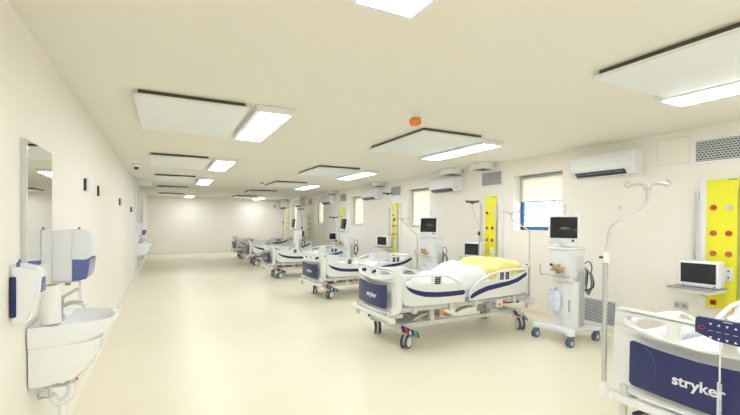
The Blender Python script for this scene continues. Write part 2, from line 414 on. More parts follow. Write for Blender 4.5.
# ------------------------------------------------------------ yellow gas panels with rails
def make_gas():
    t = empty('medical_gas_panel', (0, 0, 0), 0, 'x', 'gas panel', 'yellow wall panels with red outlets')
    MB().box(-.05, 0, -.145, .135, .62, 2.045, M_yellow, .004).build('panel', t)
    MB().box(-.048, 0, .135, .20, .62, 2.05, M_white, .004).build('side_trunking', t)
    MB().box(-.048, 0, -.30, -.215, .62, 2.05, M_white, .004).build('side_trunking', t)
    spots = [(.065, 1.735, M_red), (-.075, 1.735, M_lgrey), (.065, 1.45, M_brick), (-.075, 1.45, M_red), (.065, 1.225, M_brick), (-.075, 1.225, M_brick)]
    for y, z, mm in spots:
        o = MB().cyl((-.05, y, z), (-.064, y, z), .030, mm, 20).cyl((-.064, y, z), (-.07, y, z), .014, mm, 14)
        o.build('gas_outlet', t)
    s = MB().box(-.056, -.05, -.115, -.035, .93, 1.08, M_white, .003); sp = s.build('socket_plate', t)
    MB().cyl((-.056, -.075, 1.04), (-.058, -.075, 1.04), .009, M_dark, 10).cyl((-.056, -.075, .97), (-.058, -.075, .97), .009, M_dark, 10).build('socket_hole', sp)
    MB().box(-.056, -.05, .03, .09, .65, .71, M_red, .003).box(-.058, -.055, .045, .075, .665, .695, M_dark).build('warning_plate', t)
    MB().box(-.052, -.05, -.14, -.06, 2.03, 2.04, M_green).build('label_strip', t)
    for y in (.235, -.185):
        r = MB().box(-.075, -.055, y-.012, y+.012, .75, 1.92, M_alu, .004).build('rail', t)
        MB().box(-.055, 0, y-.022, y+.022, 1.84, 1.92, M_white, .004).build('rail_bracket', r)
        MB().box(-.055, 0, y-.022, y+.022, .80, .88, M_white, .004).build('rail_bracket', r)
    return t
g0 = make_gas(); g0.location = (WR, 2.205, 0); g0['label'] = 'nearest yellow wall panel with two columns of round red outlets, at the right edge'
glab = {1: 'yellow wall panel behind the bed with the yellow pillow', 2: 'yellow wall panel left of the second window from the camera', 3: 'yellow wall panel partly behind the third ventilator from the camera', 4: 'thin far yellow wall panel, second from the back wall', 5: 'farthest yellow wall panel, nearest the back wall'}
for k in range(1, 6): dup(g0, (WR, 2.205+3.54*k if k < 5 else 19.75, 0), 0, glab[k])

# ------------------------------------------------------------ patient monitors on wall shelves
def make_shelf():
    t = empty('monitor_shelf', (0, 0, 0), 0, 'x', 'shelf', 'small wall shelves under the monitors')
    MB().box(-.40, -.02, -.21, .20, -.012, 0, M_grey, .003).build('tray', t)
    q = MB(); q.box(-.38, -.03, -.20, .20, -.05, -.012, M_cream, .012); q.tube([(-.25, 0, -.03), (-.1, 0, -.09), (0, 0, -.14)], .022, M_lgrey, 8); q.build('bracket', t)
    return t
def make_mon():
    t = empty('patient_monitor', (0, 0, 0), 0, 'x', 'monitor', 'patient monitors on the wall shelves')
    MB().box(-.08, .10, -.18, .18, .005, .285, M_white, .014, 3).build('casing', t)
    MB().box(-.084, -.078, -.155, .155, .05, .262, M_screen, .002).build('screen', t)
    b = MB()
    for k in range(7): y = .13-k*.038; b.box(-.085, -.08, y-.011, y+.011, .018, .030, M_lgrey if k else M_grey, .001)
    b.build('button_row', t); MB().cyl((-.08, -.145, .026), (-.092, -.145, .026), .012, M_grey, 14).build('knob', t)
    return t
s0 = make_shelf(); s0.location = (WR-.10, 2.31, .862); s0['label'] = 'small shelf carrying the nearest monitor, beside the near yellow panel'
m0 = make_mon(); m0.location = (WR-.30, 2.275, .864); m0.rotation_euler = (0, 0, math.radians(6)); m0['label'] = 'nearest white monitor with a large dark screen, on the wall shelf at the right'
ordn = {1: 'second from the camera, just above the yellow bag', 2: 'third from the camera, left of its yellow panel', 3: 'fourth from the camera', 4: 'fifth from the camera'}
for k in range(1, 5):
    dup(s0, (WR-.10, 2.31+.07+3.52*k, .862+.03), 0, 'small shelf under the monitor '+ordn[k])
    mm = dup(m0, (WR-.30, 2.36+3.52*k, .895), math.radians(22), 'white grey-screened monitor, '+ordn[k])

# ------------------------------------------------------------ hospital bed
def XZ(x, y, z): return (x, z, y)
def make_caster(parent, x, y, rz=0.0, pedal=None):
    r = .082
    c = MB(); fx = Matrix.Translation((x+.02, y, 0)) @ Matrix.Rotation(rz, 4, 'Z')
    c.box(-.035, .055, -.014, .014, .07, .175, M_cream, .01, mtx=fx).cyl((.03, 0, .15), (.03, 0, .20), .018, M_frame, 12, mtx=fx)
    ob = c.build('caster', parent)
    for s in (-1, 1):
        wv = MB(); mt = fx @ Matrix.Translation((0, s*.03, r)) @ Matrix.Rotation(PI/2, 4, 'X')
        wv.lathe([(0, -.014), (r*.74, -.014), (r*.76, -.016), (r*.97, -.014), (r, -.008), (r, .008), (r*.97, .014), (r*.76, .016), (r*.74, .014), (0, .014)], M_rubber, 24, mtx=mt)
        wv.lathe([(0, -.019), (r*.55, -.0185), (r*.78, -.0165), (r*.78, -.015)], M_cream, 24, mtx=mt)
        wv.lathe([(0, .019), (r*.55, .0185), (r*.78, .0165), (r*.78, .015)], M_cream, 24, mtx=mt)
        wv.build('wheel', ob)
    return ob
def make_bed():
    B = empty('hospital_bed', (0, 0, 0), 0, 'x', 'hospital bed', 'hospital beds in a row, feet towards the open floor')
    # base frame on casters
    f = MB()
    for s in (-1, 1):
        f.box(.24, 2.06, s*.33-.025, s*.33+.025, .235, .29, M_frame, .008)
        f.box(.12, .30, s*.37-.04, s*.37+.04, .19, .25, M_frame, .012).box(2.02, 2.20, s*.37-.04, s*.37+.04, .19, .25, M_frame, .012)
    f.box(.14, .24, -.37, .37, .215, .285, M_frame, .01).box(2.06, 2.16, -.37, .37, .215, .285, M_frame, .01)
    f.box(.45, 1.05, -.22, .22, .25, .30, M_frame, .02); f.box(.30, .50, -.30, .30, .24, .27, M_lgrey, .005)
    f.build('base_frame', B)
    for x, y, rz in ((.2, -.385, .5), (.2, .36, 1.2), (2.12, -.385, 1.1), (2.12, .37, .7)): make_caster(B, x, y, rz)
    # lift columns and linkage
    for x in (.62, 1.62):
        MB().box(x-.05, x+.05, -.19, -.10, .27, .52, M_frame, .01).build('lift_column', B)
        MB().box(x-.05, x+.05, .10, .19, .27, .52, M_frame, .01).build('lift_column', B)
        MB().box(x-.035, x+.035, -.36, -.29, .28, .50, M_frame, .01).build('lift_arm', B)
    for p0, p1, rr in (((.7, 0, .33), (1.3, 0, .44), .03), ((1.2, -.1, .30), (1.75, -.1, .44), .022), ((.35, -.3, .30), (.75, -.3, .44), .014)):
        MB().tube([p0, p1], rr, M_alu, 10).build('actuator', B)
    # upper frame
    u = MB()
    for s in (-1, 1): u.box(.06, 2.16, s*.40-.022, s*.40+.022, .445, .505, M_frame, .008)
    for x in (.10, .75, 1.45, 2.12): u.box(x-.03, x+.03, -.40, .40, .45, .50, M_frame, .008)
    u.box(.10, 2.10, -.38, .38, .505, .53, M_lgrey, .008)
    for x in (.30, .85, 1.25, 1.95):
        for s in (-1, 1): u.box(x-.03, x+.03, s*.43-.03, s*.43+.03, .42, .53, M_frame, .01)
    u.build('upper_frame', B)
    d = MB(); d.box(1.42, 1.56, -.47, -.40, .38, .47, M_grey, .01).box(1.60, 1.72, -.465, -.41, .38, .48, M_cream, .01).box(1.63, 1.67, -.475, -.464, .41, .44, M_orange).box(1.74, 1.78, -.455, -.44, .42, .46, M_red)
    d.tube([(1.5, -.43, .43), (2.05, -.43, .42)], .012, M_dark, 8); d.build('control_box', B)
    d = MB(); d.box(.72, .78, -.40, -.37, .33, .43, M_lgrey, .01).box(.725, .775, -.405, -.399, .35, .41, M_orange); d.build('drainage_bag_hook', B)
    # bumper beam at foot and head
    for x, nm, z in ((-.05, 'foot_bumper', .385), (2.22, 'head_bumper', .42)):
        b = MB(); b.box(x-.035, x+.035, -.47, .47, z-.022, z+.028, M_cream, .014)
        for s in (-1, 1):
            b.lathe([(0, -.035), (.032, -.03), (.042, -.02), (.042, .02), (.032, .03), (0, .035)], M_cream, 18, mtx=Matrix.Translation((x, s*.50, z)))
            b.cyl((x, s*.42, z-.10), (x, s*.42, z+.1), .022, M_frame, 10)
            b.box(min(x, x+(.2 if x < 1 else -.12)), max(x, x+(.2 if x < 1 else -.12)), s*.40-.02, s*.40+.02, z, z+.05, M_frame, .008)
        b.build(nm, B)
    # brake pedals
    for px, py, sgn in ((.25, -.43, 1), (2.13, -.40, 1), (.25, .43, 1)):
        sy = -1 if py < 0 else 1
        p = MB(); mt = Matrix.Translation((px, py, .205)) @ Matrix.Rotation(math.radians(24), 4, 'Y') @ Matrix.Rotation(-sy*math.radians(40), 4, 'X')
        p.box(-.13, .13, -.045, .045, -.010, .010, M_navy, .006, mtx=mt)
        p.box(-.10, -.055, -.047, .03, -.012, .012, M_red, .004, mtx=mt).box(-.035, .0, -.047, .0, -.012, .012, M_white, .004, mtx=mt).box(.045, .10, -.047, .04, -.012, .012, M_green, .004, mtx=mt)
        p.box(-.02, .02, -sy*.04-.02, -sy*.04+.02, -.02, .01, M_frame, .005, mtx=mt)
        p.build('brake_pedal', B)
    # footboard
    def fold(y, z, t): return (-.04-t+.075*(abs(y)/.53)**9+.01*((z-.44)/.5), y, z)
    half = [(0, .982), (.2, .988), (.35, .992), (.47, .988), (.525, .955), (.54, .86), (.54, .56), (.53, .47), (.48, .44), (.3, .432), (0, .428)]
    def ref(h): return h+[(-a, b) for a, b in reversed(h) if a > 1e-6]
    def dense(p, st=.03):
        out = []
        for i in range(len(p)):
            a, b = p[i], p[(i+1) % len(p)]; n = max(1, int(math.hypot(a[0]-b[0], a[1]-b[1])/st))
            out += [(a[0]+(b[0]-a[0])*k/n, a[1]+(b[1]-a[1])*k/n) for k in range(n)]
        return out
    sideh = [(.185, .945), (.30, .948), (.40, .942), (.43, .925), (.425, .90), (.33, .872), (.24, .855), (.185, .848), (.165, .87), (.165, .92)]
    midh = [(.105, .86), (.105, .93), (.085, .948), (0, .95), (-.085, .948), (-.105, .93), (-.105, .86), (-.08, .84), (0, .835), (.08, .84)]
    fb = MB()
    fb.plate([smooth(dense(ref(half), .06), 2)], [smooth(dense(sideh, .05), 1), smooth(dense([(-a, b) for a, b in sideh], .05), 1), smooth(dense(midh, .05), 1)], .044, M_cream, .012, mp=lambda x, y, z: fold(x, y, z), reso=2)
    FB = fb.build('footboard', B)
    ph = [(0, .762), (.15, .768), (.27, .779), (.355, .792), (.38, .78), (.38, .52), (.365, .503), (.2, .494), (0, .49)]
    pn = MB(); pn.plate([dense(ref(ph), .03)], [], .004, M_navy, .001, mp=lambda x, y, z: fold(x, y, z+.0225))
    PN = pn.build('blue_inset', FB)
    tx = MB(); tx.text('stryker', .084, .001, M_text, lambda x, y, z: fold(-x, y+.622, z+.026), offset=.0018, sx=1.06)
    tx.build('lettering', FB)
    arc = MB()
    arc.tube([(fold(.30+.10*math.cos(a)*-1+.02, .64+.135*math.sin(a), .0248)) for a in [PI*(k/14-.5)*.9 for k in range(15)]], .0012, M_steelblue, 4)
    arc.build('pattern_line', FB)
    # headboard
    def hb(y, z, t): return (2.20+t-.02*(abs(y)/.45)**4, y, z)
    hh = [(0, .90), (.25, .90), (.40, .885), (.44, .84), (.445, .56), (.42, .50), (0, .49)]
    hd = MB(); hd.plate([smooth(dense(ref(hh), .06), 2)], [smooth([(.10, .80), (.34, .80), (.38, .82), (.34, .85), (.10, .85)], 2), smooth([(-.10, .80), (-.34, .80), (-.38, .82), (-.34, .85), (-.10, .85)], 2)], .035, M_cream, .01, mp=lambda x, y, z: hb(x, y, z))
    hd.build('headboard', B)
    # side rails
    frail = [(.10, .60), (.125, .555), (.20, .525), (.6, .515), (1.03, .512), (1.05, .53), (1.05, .72), (1.0, .755), (.88, .83), (.72, .888), (.55, .902), (.14, .902), (.10, .875)]
    fh1 = [(.145, .80), (.30, .795), (.52, .792), (.53, .87), (.50, .876), (.16, .876), (.142, .865)]
    fh2 = [(.68, .785), (.86, .765), (.955, .752), (.93, .775), (.84, .825), (.74, .862), (.68, .866)]
    fs = [(.13, .795), (.17, .768), (.25, .735), (.4, .695), (.6, .675), (.8, .67), (1.035, .675), (1.035, .612), (.8, .607), (.6, .612), (.4, .632), (.25, .68), (.17, .735)]
    hrail = [(1.115, .53), (1.14, .515), (2.05, .535), (2.13, .56), (2.155, .60), (2.165, .87), (2.14, .897), (1.95, .902), (1.72, .897), (1.5, .868), (1.32, .80), (1.19, .715), (1.12, .64)]
    hh1 = [(1.30, .745), (1.45, .765), (1.60, .775), (1.61, .86), (1.52, .842), (1.40, .80), (1.31, .758)]
    hh2 = [(1.84, .80), (2.0, .832), (2.12, .865), (2.10, .875), (1.90, .872), (1.84, .865)]
    hs = [(1.13, .60), (1.25, .655), (1.42, .70), (1.6, .722), (1.8, .74), (1.95, .772), (2.14, .85), (2.145, .80), (1.98, .72), (1.8, .68), (1.6, .655), (1.42, .632), (1.25, .585), (1.13, .535)]
    for s in (-1, 1):
        def mpp(x, y, z, s=s): return (x, s*(.462+.012*math.sin((y-.5)*7))+z, y)
        for out, hs_, st, stk in ((frail, [fh1, fh2], fs, [(.56, .64)]), (hrail, [hh1, hh2], hs, [(1.635, 1.70), (1.735, 1.80)])):
            r = MB(); r.plate([smooth(dense(out, .07), 2)], [smooth(dense(h_, .06), 1) for h_ in hs_], .034, M_cream, .011, mp=mpp, reso=2)
            R_ = r.build('side_rail', B)
            q = MB(); q.plate([smooth(dense(st, .08), 1)], [], .004, M_navy, .001, mp=lambda x, y, z: mpp(x, y, z+s*.0175)); q.build('blue_stripe', R_)
            for a, b_ in stk:
                k = MB(); z0, z1 = (.775, .865) if a < 1 else (.765, .865)
                k.plate([[(a, z0), (b_, z0), (b_+.008, z1), (a+.008, z1)]], [], .005, M_navy, .001, mp=lambda x, y, z: mpp(x, y, z+s*.018))
                for zz in (z0+.02, z0+.045, z0+.07):
                    k.plate([[(a+.015, zz), (b_-.012, zz), (b_-.012, zz+.004), (a+.015, zz+.004)]], [], .0055, M_text, .0005, mp=lambda x, y, z: mpp(x, y, z+s*.019))
                k.build('control_sticker', R_)
    # mattress
    def mf(u, v):
        th = 2*PI*v; x = .09+u*2.05
        e = min(1, min(u, 1-u)/.03); hw = .41*(.9+.1*math.sqrt(max(0, e*(2-e)))); hz = .075*(.75+.25*math.sqrt(max(0, e*(2-e))))
        c, s_ = math.cos(th), math.sin(th)
        y = hw*math.copysign(abs(c)**.25, c); z = .61+hz*math.copysign(abs(s_)**.35, s_)
        return Vector((x, y, z+.006*noise.noise(Vector((x*5, y*5, 1)))))
    m = MB(); m.grid(24, 40, mf, M_matt); m.box(.095, .12, -.36, .36, .55, .66, M_matt, .01).box(2.11, 2.135, -.36, .36, .55, .66, M_matt, .01)
    m.build('mattress', B)
    return B
bed = make_bed()
BEDS = [(2.77, 1.195, 0.0), (2.43, 4.60, .5), (2.72, 7.97, 4.0), (2.57, 11.27, 0.0), (2.62, 14.78, -1.0), (2.66, 17.93, 0.0)]
BL = ['nearest hospital bed, cut by the right edge, dark blue footboard with large lettering',
      'hospital bed with white bedding and a yellow pillow bag, second from the camera',
      'hospital bed directly behind the one with the yellow pillow bag, third from the camera',
      'fourth hospital bed from the camera', 'fifth hospital bed from the camera', 'farthest hospital bed, nearest the back wall']
beds = []
for i, (x, y, a) in enumerate(BEDS):
    o = bed if i == 0 else dup(bed, (x, y, 0), math.radians(a), BL[i])
    o.location = (x, y, 0); o.rotation_euler = (0, 0, math.radians(a)); o['label'] = BL[i]; o.scale = (1.025, 1, 1); beds.append(o)

for o in beds[2:]:          # the farther beds stand lower, bed one is raised
    for ch in o.children:
        if ch.name.split('.')[0] in ('footboard', 'headboard', 'side_rail', 'mattress', 'upper_frame', 'foot_bumper', 'head_bumper', 'control_box', 'drainage_bag_hook'):
            ch.location.z -= .085
def bedpt(i, x, y, z):
    bx, by, a = BEDS[i]; a = math.radians(a)
    return Vector((bx+x*math.cos(a)-y*math.sin(a), by+x*math.sin(a)+y*math.cos(a), z))

# pendant control on the near footboard, with coiled cord
pc = empty('bed_hand_control', (2.66, 1.18-.20, .975), 0, 'dark blue keypad with white symbols hooked on the nearest footboard', 'remote control')
MB().plate([smooth([(-.20, -.05), (.18, -.065), (.20, -.06), (.20, .055), (.18, .065), (-.185, .065), (-.20, .055)], 1)], [], .028, M_navy, .006, mp=lambda x, y, z: (-z-.01, -x, y)).build('keypad', pc)
ic = MB()
for c in range(9):
    for r_ in range(3):
        x = -.125+c*.036; z = .035-r_*.036-(c*.001)
        if r_ == 1: ic.box(-.0262, -.0245, -x-.010, -x+.010, z-.001, z+.001, M_text)
        elif (c+r_) % 2: ic.plate([[(x-.007, z-.005), (x+.007, z-.005), (x, z+.007)]], [], .002, M_text, .0003, mp=lambda a, b, t: (-.025-t, -a, b))
        else: ic.plate([[(x-.007, z+.005), (x+.007, z+.005), (x, z-.007)]], [], .002, M_text, .0003, mp=lambda a, b, t: (-.025-t, -a, b))
ic.box(-.0262, -.0245, .05-.02, .05+.02, .055, .058, M_text)
ic.build('keypad_symbols', pc)
MB().tube([(-.026, .165+.014*math.cos(a), .008+.009*math.sin(a)) for a in [2*PI*k/20 for k in range(20)]], .0014, M_red, 5, closed=True).tube([(-.026, -.165+.014*math.cos(a), .0+.009*math.sin(a)) for a in [2*PI*k/20 for k in range(20)]], .0014, M_red, 5, closed=True).build('red_ring', pc)
MB().tube([(0, .08, .05), (.03, .08, .065), (.055, .08, .05), (.055, .08, .02)], .006, M_grey, 6).tube([(0, -.10, .05), (.03, -.10, .065), (.055, -.10, .05), (.055, -.10, .02)], .006, M_grey, 6).build('hook', pc)
cord = [(-.018, .085, -.055), (-.02, .085, -.14), (-.02, .084, -.27)]
cc = MB(); cc.tube(cord, .0045, M_text, 6)
cc.tube([(-.022+.008*math.cos(k*.7), .084+.008*math.sin(k*.7), -.27-.0011*k) for k in range(330)], .0036, M_text, 5)
cc.build('coiled_cord', pc)

# bedding
def quilt(u, v):
    x = .72+u*.92; y = -.42+v*.84
    e = min(u, 1-u)*5; f_ = min(v, 1-v)*5; k = min(1, e)*min(1, f_)
    k = max(0, k); k = math.sqrt(k*(2-k))
    n = noise.noise(Vector((x*3.2, y*3.6, 2)))*.05+noise.noise(Vector((x*8, y*9, 5)))*.02
    return Vector((x, y, .66+k*(.12+.16*min(1, max(0, (x-.75)/.5))+n)))
q = MB(); q.grid(60, 44, quilt, M_sheet); q.grid(4, 4, lambda u, v: Vector((.72+u*.92, -.42+v*.84, .655)), M_sheet)
o = q.build('duvet', loc=(BEDS[1][0], BEDS[1][1], 0), rot=(0, 0, math.radians(.5)))
tag(o, 'crumpled white duvet on the bed with the yellow pillow bag', 'duvet')
def pillow(L, Wd, Hh, nz, seed, mt):
    q = MB(); nu, nv = 48, 64
    def fn(u, v):
        a = 2*PI*v; b = PI*(u-.5)
        cx = math.cos(b); c, s_ = math.cos(a), math.sin(a)
        x = L*math.copysign(abs(math.sin(b))**.55, math.sin(b))
        y = Wd*math.copysign(abs(c)**.45, c)*abs(cx)**.35
        z = Hh*math.copysign(abs(s_)**.7, s_)*abs(cx)**.5
        d = noise.noise(Vector((x*4+seed, y*4, z*5)))*nz+noise.noise(Vector((x*11+seed, y*9, z*9)))*nz*.45+abs(noise.noise(Vector((x*6, y*16+seed, z*7))))*nz*.5
        return Vector((x, y, z))*(1+d)
    q.grid(nu, nv, fn, mt); bmesh.ops.remove_doubles(q.bm, verts=q.bm.verts[:], dist=1e-4); return q
p = bedpt(1, 2.01, .0, .865)
o = pillow(.28, .42, .155, .16, 1, M_ysheet).build('pillow_bag', loc=p, rot=(0, math.radians(3), math.radians(3.5)))
tag(o, 'puffy yellow bag with bedding at the head of the second bed', 'pillow')
from mathutils.bvhtree import BVHTree
bv = BVHTree.FromPolygons([v_.co[:] for v_ in o.data.vertices], [tuple(p_.vertices) for p_ in o.data.polygons])
em = MB()
def patch(x0, x1, y0, y1, slant=0.0):
    def fn(u, v):
        y = y0+(y1-y0)*u; x = x0+(x1-x0)*v; y += slant*(v-.5)
        h_ = bv.ray_cast(Vector((x, y, .5)), Vector((0, 0, -1)))[0]
        return Vector((x, y, (h_.z if h_ else .14)+.002))
    em.grid(4, 4, fn, M_brass)
patch(-.06, -.02, -.10, -.088, .03); patch(-.06, -.02, -.075, -.063, -.03); patch(-.035, -.02, -.092, -.07)
for k in range(7): patch(-.10, -.082, -.16+k*.022, -.147+k*.022)
em.build('printed_mark', o)
p = bedpt(1, 1.66, .02, .83)
o = pillow(.17, .40, .125, .20, 5, M_ysheet)
ob = o.build('folded_blanket', loc=p, rot=(0, math.radians(-16), math.radians(3.5)))
tag(ob, 'folded yellow blanket between the white duvet and the yellow bag', 'blanket')
# mattress sheet on near bed
def sh(u, v):
    x = .25+u*1.7; y = -.41+v*.82; e = min(1, min(u, 1-u)*8)*min(1, min(v, 1-v)*8)
    return Vector((x, y, .688+.02*e+.03*e*abs(noise.noise(Vector((x*3, y*4, 9))))+.012*e*noise.noise(Vector((x*9, y*9, 3)))))
for i, lb in ((0, 'loose pale sheet on the nearest bed'), (2, 'loose pale sheet on the third bed from the camera'), (3, 'loose pale sheet on the fourth bed from the camera')):
    q = MB(); q.grid(50, 34, sh, M_sheet)
    o = q.build('bed_sheet', loc=(BEDS[i][0], BEDS[i][1], 0 if i < 2 else -.085), rot=(0, 0, math.radians(BEDS[i][2])))
    tag(o, lb, 'sheet')

# ------------------------------------------------------------ IV poles
def make_pole(name, pts, hookdir, label, clamp_z, dark=False, base_z=None, r=.0125, hw=.17):
    """pts: world points from the bottom up; hook bar at the top"""
    o = Vector(pts[0]); P = [Vector(p)-o for p in pts]
    t = empty(name, o, 0, label, 'iv pole', 'poles with hooks standing at the bed corners')
    low = [P[0], Vector((P[0].x, P[0].y, clamp_z-o.z))]
    MB().tube(low, r*1.25, M_chrome, 12).build('lower_tube', t)
    MB().tube(bez([low[1]]+P[2 if len(P) > 6 else 1:], 7), r*.85, M_alu, 10).build('upper_tube', t)
    MB().tube([low[1]-Vector((0, 0, .035)), low[1]+Vector((0, 0, .035))], r*2.0, M_dark if dark else M_cream, 14).cyl(low[1], low[1]+Vector((-.045, .01, 0)), .008, M_dark, 8).build('height_clamp', t)
    c = P[-1]; d = Vector(hookdir).normalized(); s = MB()
    mt = M_dark if dark else M_alu
    s.tube(bez([c-d*hw, c-d*hw*.5+Vector((0, 0, .012)), c, c+d*hw*.5+Vector((0, 0, .012)), c+d*hw], 4), .015 if dark else .010, mt, 8)
    for k in (-1, 1):
        e = c+d*hw*k; s.tube([e+Vector((0, 0, .012))+(d*k*math.cos(a)+Vector((0, 0, math.sin(a))))*(.016 if dark else .018) for a in [PI*1.45*j/10-PI*.75 for j in range(11)]], .008, mt, 6)
        if dark and k == 1:
            n = Vector((-d.y, d.x, 0)); s.tube([c-n*hw*.6, c, c+n*hw*.6], .014, mt, 8); s.lathe([(0, -.02), (.05, -.015), (.05, .01), (0, .025)], mt, 14, mtx=Matrix.Translation(c))
    s.box(c.x-.02, c.x+.02, c.y-.02, c.y+.02, c.z-.03, c.z+.01, mt, .006)
    s.build('hook_bar', t)
    MB().lathe([(0, -.07), (.022, -.07), (.03, -.04), (.03, .03), (.02, .05), (0, .05)], M_cream, 14, mtx=Matrix.Translation((0, 0, .04))).build('socket_base', t)
    return t
K = 1.037
make_pole('iv_pole', [(2.675, 1.72, .385), (2.68, 1.72, 1.10), (2.70, 1.715, 1.44), (2.71, 1.71, 1.51), (2.73, 1.66, 1.572), (2.81, 1.555, 1.668), (2.82, 1.535, 1.71), (2.82, 1.535, 1.80)], (.5, -.86, 0),
          'tall bent steel pole with pale hook bar at the foot of the nearest bed', 1.32, hw=.105)
make_pole('iv_pole', [(4.70, 4.15, .40), (4.70, 4.15, .9), (4.70, 4.15, 1.38), (4.69, 4.16, 1.44), (4.55, 4.27, 1.565), (4.51, 4.30, 1.60), (4.50, 4.31, 1.70)], (.7, -.7, 0),
          'pale bent pole in front of the open window, head corner of the yellow bag bed', .95, hw=.11, r=.012)
make_pole('iv_pole', [(4.65, 5.14, .42), (4.65, 5.14, 1.15), (4.65, 5.14, 1.45), (4.62, 5.15, 1.56), (4.57, 5.20, 1.80), (4.56, 5.21, 1.89)], (.62, -.78, 0),
          'bent pole with dark hook head above the yellow bag, left of a yellow panel', 1.37, True, hw=.09, r=.009)
make_pole('iv_pole', [(4.98, 7.47, .42), (4.98, 7.47, 1.0), (4.98, 7.47, 1.22), (4.96, 7.48, 1.29), (4.76, 7.62, 1.50), (4.72, 7.65, 1.56), (4.72, 7.65, 1.62)], (.8, -.6, 0),
          'pale bent pole before the second window from the camera, left of a ventilator', .9, hw=.14)
make_pole('iv_pole', [(4.99, 8.50, .42), (4.99, 8.50, 1.3), (4.99, 8.50, 1.75), (4.97, 8.51, 1.88), (4.88, 8.57, 2.12), (4.85, 8.59, 2.24)], (.8, -.6, 0),
          'bent pole with a dark hook head in front of the third vent grille', 1.61, True, hw=.10, r=.010)
make_pole('iv_pole', [(4.80, 11.77, .42), (4.80, 11.77, 1.0), (4.80, 11.77, 1.3), (4.80, 11.77, 1.5), (4.73, 11.78, 1.62), (4.72, 11.78, 1.68)], (.85, -.5, 0),
          'short straight pole with a dark hook bar left of the third ventilator', .95, True, hw=.13, r=.014)
make_pole('iv_pole', [(4.80, 15.3, .42), (4.80, 15.3, 1.2), (4.80, 15.3, 1.6), (4.76, 15.3, 1.8), (4.74, 15.3, 2.03)], (.85, -.5, 0),
          'far pole with a dark hook bar above the fourth ventilator', 1.3, True, hw=.12, r=.014)
make_pole('iv_pole', [(4.90, 18.45, .42), (4.90, 18.45, 1.2), (4.90, 18.45, 1.6), (4.88, 18.45, 1.9), (4.86, 18.45, 2.14)], (.85, -.5, 0),
          'farthest pole with a dark hook bar, near the back wall corner', 1.5, True, hw=.12, r=.014)

